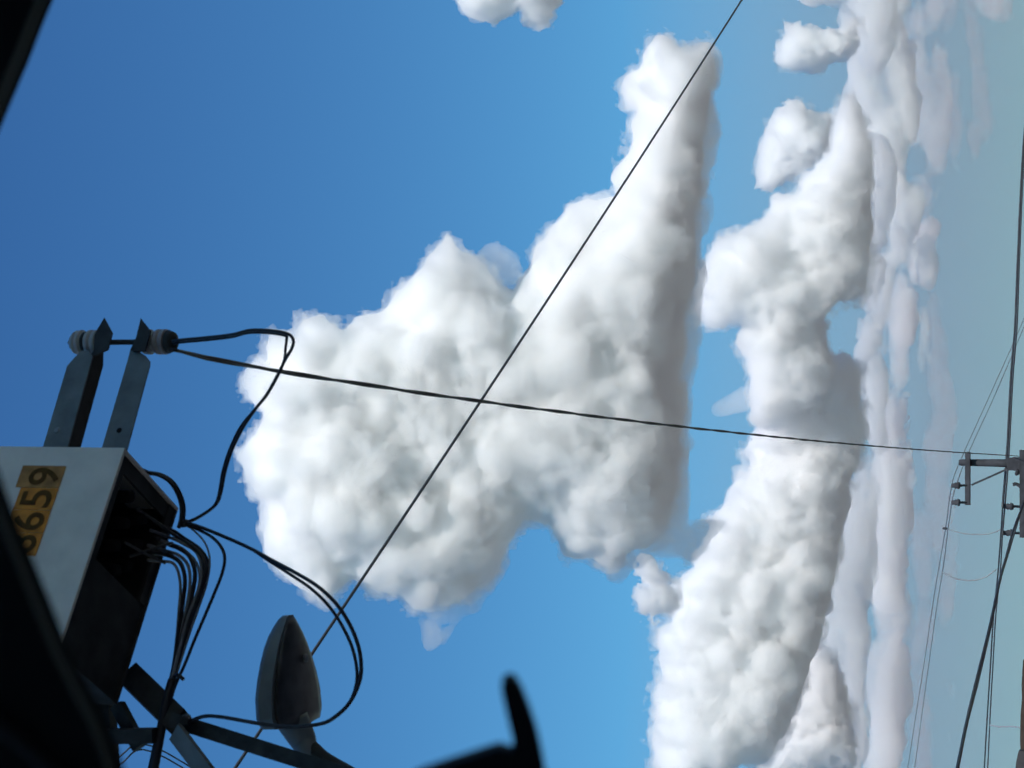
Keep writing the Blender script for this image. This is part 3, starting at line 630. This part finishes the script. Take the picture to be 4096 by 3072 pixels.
BN = [([(640, 2110, 6.50), (690, 2135, 6.52), (719, 2156, 6.50), (765, 2182, 6.46), (806, 2222, 6.44), (820, 2275, 6.42), (806, 2355, 6.41), (762, 2475, 6.4), (722, 2610, 6.38), (690, 2730, 6.36), (655, 2880, 6.33), (628, 3017, 6.3), (612, 3110, 6.28)], 0.0075, M_cable, 'black cable at the right side of the drooping bundle'),
      ([(620, 2150, 6.46), (680, 2180, 6.5), (712, 2192, 6.48), (757, 2224, 6.45), (780, 2292, 6.43), (768, 2380, 6.42), (738, 2500, 6.4), (706, 2640, 6.38), (676, 2760, 6.36), (645, 2890, 6.33), (618, 3017, 6.3), (600, 3110, 6.28)], 0.0080, M_cable, 'black cable through the middle of the drooping bundle'),
      ([(600, 2210, 6.42), (660, 2218, 6.47), (698, 2232, 6.46), (726, 2260, 6.44), (740, 2320, 6.42), (732, 2407, 6.41), (712, 2542, 6.4), (694, 2670, 6.38), (668, 2780, 6.36), (640, 2890, 6.33), (612, 3017, 6.3), (592, 3110, 6.28)], 0.0080, M_cable, 'black cable at the left side of the drooping bundle'),
      ([(600, 2120, 6.48), (680, 2150, 6.51), (728, 2172, 6.48), (788, 2212, 6.45), (808, 2290, 6.43), (790, 2370, 6.41), (748, 2480, 6.4), (712, 2620, 6.37), (680, 2750, 6.35), (655, 2850, 6.33)], 0.0062, M_gcable, 'highlight-grey cable in the drooping bundle, right of its middle'),
      ([(590, 2180, 6.44), (670, 2205, 6.48), (716, 2222, 6.46), (752, 2262, 6.44), (760, 2330, 6.42), (748, 2420, 6.41), (722, 2540, 6.4), (700, 2660, 6.38), (672, 2770, 6.36), (650, 2860, 6.34)], 0.0062, M_gcable, 'highlight-grey cable in the drooping bundle, left of its middle'),
      ([(742, 2100, 6.5), (775, 2122, 6.49), (815, 2164, 6.46), (836, 2215, 6.44), (838, 2275, 6.43), (822, 2350, 6.42), (782, 2465, 6.4), (738, 2600, 6.38), (700, 2720, 6.36), (668, 2840, 6.34)], 0.0035, M_gcable, 'thin grey cable just outside the drooping bundle')]
BN += [([(640, 2160, 6.47), (700, 2180, 6.5), (738, 2200, 6.47), (785, 2250, 6.45), (798, 2320, 6.43), (775, 2420, 6.42), (750, 2530, 6.4), (708, 2650, 6.38), (684, 2760, 6.36)], 0.0048, M_gcable, 'highlight-pale thin cable crossing the front of the drooping bundle'),
       ([(610, 2090, 6.49), (690, 2120, 6.53), (735, 2150, 6.5), (800, 2195, 6.47), (832, 2250, 6.45), (826, 2330, 6.43), (790, 2440, 6.42), (744, 2570, 6.4), (704, 2700, 6.38), (672, 2800, 6.36)], 0.0055, M_cable, 'black cable on the far right of the drooping bundle, inside the thin grey one'),
       ([(590, 2240, 6.40), (650, 2245, 6.45), (690, 2252, 6.44), (712, 2285, 6.43), (722, 2350, 6.42), (716, 2440, 6.41), (706, 2560, 6.4), (690, 2690, 6.38), (664, 2790, 6.36)], 0.0055, M_gcable, 'highlight-grey cable on the far left of the drooping bundle')]
for pts, r, m, lab in BN: tube('drop_cable', W(pts, 6.4), r, m, lab, 'cable', CC)
# pale leads fanning inside the box mouth
for pts, lab in (([(545, 2035, 6.40), (600, 2070, 6.43), (650, 2105, 6.47), (700, 2145, 6.51)], 'dim grey lead crossing the box mouth, uppermost of three'),
                 ([(520, 2225, 6.33), (580, 2205, 6.38), (640, 2185, 6.43), (690, 2172, 6.48)], 'dim grey lead slanting across the middle of the box mouth'),
                 ([(500, 2170, 6.30), (545, 2195, 6.34), (600, 2225, 6.38), (660, 2252, 6.43)], 'dim grey lead nearest the blank plate of the box mouth')):
    tube('box_lead', W(pts, 6.4), 0.0055, M_lead, lab, 'cable', CC)
tube('trunk_cable', W([(690, 2720, 6.34), (668, 2800, 6.31), (648, 2900, 6.28), (628, 3010, 6.25), (606, 3130, 6.22), (560, 3400, 6.1)], 6.3), 0.017, M_cable, 'fat black trunk cable dropping out of the frame at the lower left', 'cable', CC)
tube('cable_tie', [at(700, 2705, 6.36), at(712, 2700, 6.31), at(735, 2718, 6.30)], 0.006, M_cable, 'black tie round the top of the trunk cable', 'cable tie')
lathe('cable_clamp', at(722, 2092, 6.5), (at(760, 2094, 6.5) - at(722, 2092, 6.5)), [(0, 0.006), (0.006, 0.014), (0.022, 0.012), (0.030, 0.006)], M_cable, None, 12)
tag(COL.objects[-1], 'small black clamp knotting the cables at the box corner', 'clamp')
for k, (a, b) in enumerate((((455, 3040), (610, 2985)), ((470, 3062), (612, 3008)))):
    tube('thin_wire', [at(a[0] - 200, a[1] + 70, 9.0), at(*a, 9.0), at(*b, 9.1), at(b[0] + 420, b[1] - 60 + 320, 9.3)], 0.0035, M_alu, ('upper', 'lower')[k] + ' of two thin wires in the gap under the struts', 'wire', 'thin wires in the gap')

# ------------------------------------------------------------------ overhead wires
S = at(690, 1398, 6.6); E = at(4100, 1826, 41.0)
N = 160; PTS = []
for i in range(N + 1):
    t = i / N; p = S.lerp(E, t); p.x -= 0.09 * math.sin(math.pi * t ** 0.6); PTS.append(p)
svc = empty('service_cable', S, 'thick twisted black cable running from the insulator to the distant pole', 'cable')
tt = (E - S).normalized(); us = Vector((0, 0, 1)); us = (us - tt * us.dot(tt)).normalized(); ws = tt.cross(us)
for ph, r in ((0, 0.0062), (math.pi, 0.0050)):
    Q = []
    for i in range(1201):
        t = i / 1200; j = min(int(t * N), N - 1); p = PTS[j].lerp(PTS[j + 1], t * N - j)
        a = 2 * math.pi * (t * (E - S).length) / 1.3 + ph
        Q.append(p + (us * math.cos(a) + ws * math.sin(a)) * 0.0036)
    V, Fc = tube_data(Q, r, 6); mesh_obj('strand', V, Fc, M_cable, svc, True)
S2 = at(880, 3072 + 90, 8.95); E2 = at(3080, -180, 17.4)
S2.z -= 0.0
pts = []
for i in range(61):
    t = i / 60; p = S2.lerp(E2, t); p.z -= 4 * 0.03 * t * (1 - t); pts.append(p)
V, Fc = tube_data(pts, 0.0075, 8)
tag(mesh_obj('span_wire', V, Fc, M_alu, None, True), 'long thin wire slanting across the whole sky behind the street lamp', 'wire')

# ------------------------------------------------------------------ distant pole
PY = 38.0
def fy(px, py, dy=0.0): return aty(px, py, PY + dy)
fp = empty('distant_pole', Vector((fy(4096, 1850).x, PY, 0)), 'distant dark pole with two crossarms at the right edge', 'pole')
ptop = fy(3836, 1850)
b = Vector((ptop.x, PY, 0))
lathe('pole_top', Vector((ptop.x, PY, fy(4100, 1850).z - 0.3)), ZX, [(0, 0.085), (0.5, 0.075), (ptop.z - fy(4100, 1850).z + 0.26, 0.058), (ptop.z - fy(4100, 1850).z + 0.3, 0.05)], M_wood, fp, 12)
lathe('shaft', b, ZX, [(0, 0.2), (fy(4080, 1850).z - 0.1, 0.16), (fy(4080, 1850).z, 0.13)], M_wood, fp, 16)
c1a, c1b = fy(3871, 1808, -0.12), fy(3871, 2020, -0.12)
arm1 = bar('crossarm', c1a, c1b, 0.09, 0.085, M_wood, fp)
c2a, c2b = fy(4094, 1800, -0.2), fy(4094, 2150, -0.2)
arm2 = bar('crossarm', c2a, c2b, 0.12, 0.12, M_wood, fp)
bar('brace', fy(3886, 1940, -0.13), fy(4030, 1876, -0.13), 0.02, 0.035, M_wood, fp)
prism('bracket_plate', [fy(4024, 1832, -0.1), fy(4090, 1826, -0.1), fy(4090, 1886, -0.1), fy(4030, 1880, -0.1)], (0, -0.03, 0), M_wood, fp)
lathe('bracket_knob', fy(4062, 1888, -0.2), (-0.3, 0, -1), [(0, 0.05), (0.03, 0.06), (0.07, 0.03)], M_wood, fp, 10)
tube('hook', [fy(4092, 1965, -0.2), fy(4080, 1945, -0.2), fy(4064, 1936, -0.2), fy(4052, 1938, -0.2)], 0.03, M_wood, parent=fp)
def pin(px0, px1, py, parent):
    p, q = fy(px1, py, -0.15), fy(px0, py, -0.15); h = (q - p).length
    lathe('pin_insulator', p, q - p, [(0, 0.022), (h * 0.42, 0.022), (h * 0.45, 0.055), (h * 0.58, 0.07), (h * 0.62, 0.045), (h * 0.72, 0.06), (h * 0.82, 0.038), (h * 0.94, 0.045), (h, 0.02)], M_wood, parent, 12)
for a in ((3805, 3868, 1942), (3805, 3868, 2010)): pin(*a, arm1)
for a in ((4010, 4088, 2026), (4010, 4088, 2132)): pin(*a, arm2)

DW = 'thin wires at the distant pole'
def wire(pts, r, mat, label, d0=PY, d1=None):
    d1 = d1 or d0; n = len(pts)
    P = [aty(x, y, d0 + (d1 - d0) * i / (n - 1)) for i, (x, y) in enumerate(pts)]
    return tube('line_wire', P, r, mat, label, 'wire', DW, per=8, sides=6)
# pair over the upper crossarm
wire([(3806, 1942), (3816, 1905), (3850, 1822), (3960, 1580), (4072, 1330), (4130, 1190)], 0.011, M_pale, 'pale wire rising from the upper crossarm, left one of two', PY - 0.15, 60)
wire([(3806, 2010), (3822, 1950), (3872, 1815), (3975, 1590), (4078, 1350), (4140, 1200)], 0.011, M_pale, 'pale wire rising from the upper crossarm, right one of two', PY - 0.15, 60)
wire([(3806, 1942), (3797, 2000), (3782, 2113), (3757, 2260), (3732, 2410), (3698, 2640), (3660, 2883), (3628, 3090)], 0.011, M_pale, 'pale wire dropping from the upper crossarm, left one of two', PY - 0.15, 52)
wire([(3806, 2010), (3800, 2060), (3790, 2130), (3774, 2260), (3748, 2420), (3717, 2640), (3684, 2883), (3656, 3090)], 0.011, M_pale, 'pale wire dropping from the upper crossarm, right one of two', PY - 0.15, 52)
# pair over the lower crossarm
wire([(4010, 2026), (4028, 1801), (4044, 1500), (4060, 1300), (4070, 1050), (4086, 700), (4104, 440)], 0.020, M_alu, 'grey wire above the lower crossarm, left one of two', PY - 0.25, 46)
wire([(4010, 2132), (4022, 1990), (4036, 1801), (4052, 1500), (4068, 1300), (4077, 1050), (4092, 700), (4110, 440)], 0.016, M_alu, 'grey wire above the lower crossarm, right one of two', PY - 0.25, 46)
wire([(4010, 2026), (4004, 2131), (3991, 2300), (3974, 2463), (3961, 2673), (3951, 2831), (3936, 3090)], 0.014, M_alu, 'grey wire below the lower crossarm, left one of two', PY - 0.25, 42)
wire([(4010, 2132), (4000, 2300), (3983, 2463), (3971, 2673), (3962, 2831), (3950, 3090)], 0.012, M_alu, 'grey wire below the lower crossarm, right one of two', PY - 0.25, 42)
wire([(4100, 2000), (4054, 2120), (4027, 2220), (3999, 2321), (3957, 2515), (3905, 2726), (3868, 2883), (3824, 3100)], 0.020, M_cable, 'black wire slanting from the distant pole to the lower edge', PY - 0.1, 22)
wire([(4100, 1990), (4062, 2120), (4032, 2220), (4001, 2325), (3962, 2515), (3913, 2726), (3872, 2883), (3826, 3100)], 0.012, M_alu, 'grey wire clinging to the slanting black wire', PY + 0.1, 23)
wire([(3784, 2113), (3815, 2124), (3861, 2135), (3934, 2138), (3975, 2130), (4002, 2118)], 0.010, M_pale, 'faint upper jumper wire sagging between the wire pairs', PY + 0.2)
wire([(3768, 2288), (3815, 2311), (3878, 2322), (3936, 2311), (3985, 2278)], 0.011, M_pale, 'faint lower jumper wire sagging between the wire pairs', PY + 0.4)
wire([(3960, 2901), (4000, 2907), (4040, 2906), (4082, 2910)], 0.014, M_pale, 'short faint tie wire reaching the brown rooftop', PY + 0.2, HY)
lathe('wire_connector', aty(3790, 2114, PY + 0.2), ZX, [(0, 0.012), (0.02, 0.022), (0.07, 0.022), (0.09, 0.012)], M_wood, None, 8)
tag(COL.objects[-1], 'tiny dark connector where the faint jumper leaves the pale wires', 'connector')

# ------------------------------------------------------------------ dark things close to the lens
ND = 1.0
def near(pts, d=ND): return [at(x, y, d) for x, y in pts]
nb = empty('dark_beam', at(100, 2900, ND), 'black out-of-focus beam across the lower left corner', 'beam')
edge = [(-60, 1740), (0, 1900), (68, 2083), (136, 2246), (204, 2413), (271, 2578), (340, 2715), (407, 2836), (450, 2940), (488, 3053), (540, 3200)]
prism('panel', near([(x - 10, y + 4) for x, y in edge] + [(-700, 3200), (-700, 1740)]), FWD * -0.03, M_black, nb)
rid = [(-200, 2450), (0, 2790), (150, 2925), (330, 3080), (460, 3190)]
tube('ridge', [p - FWD * 0.031 for p in near(rid)], 0.0045, M_dgrey, parent=nb)
tube('rim', [p - FWD * 0.004 for p in near([(x - 16, y + 6) for x, y in edge])], 0.0030, M_black, parent=nb)
NE = 1.7
nc = empty('dark_beam', at(-50, 50, NE), 'black out-of-focus edge cutting the top left corner', 'beam')
edge2 = [(-80, 735), (0, 535), (56, 400), (120, 250), (170, 120), (215, 10), (260, -100)]
prism('panel', near([(x - 6, y - 2) for x, y in edge2] + [(-600, -90), (-600, 750)], NE), FWD * -0.05, M_black, nc)
tube('rim', [p - FWD * 0.006 for p in near([(x - 16, y - 7) for x, y in edge2], NE)], 0.0036, M_black, parent=nc)
hk = empty('dark_hook', at(1950, 3072, ND), 'black out-of-focus hook with one finger sticking up at the bottom edge', 'hook')
hp = [(1580, 3125), (1690, 3066), (1790, 3032), (1880, 3003), (1950, 2980), (1990, 2968), (2012, 2968), (2035, 2980), (2050, 2978), (2054, 2960), (2050, 2930), (2036, 2870), (2018, 2795), (2006, 2735), (2012, 2702), (2036, 2690), (2062, 2696), (2090, 2745), (2124, 2832), (2150, 2915), (2168, 2995), (2182, 3072), (2190, 3125)]
prism('body', near(hp + [(2190, 3300), (1580, 3300)]), FWD * -0.02, M_black, hk, bevel=0.0006)
tube('finger', [p - FWD * 0.008 for p in near([(2112, 3060), (2098, 2960), (2078, 2860), (2060, 2790), (2046, 2742)])], lambda t: 0.0058 - 0.0030 * t, M_black, parent=hk, sides=12)
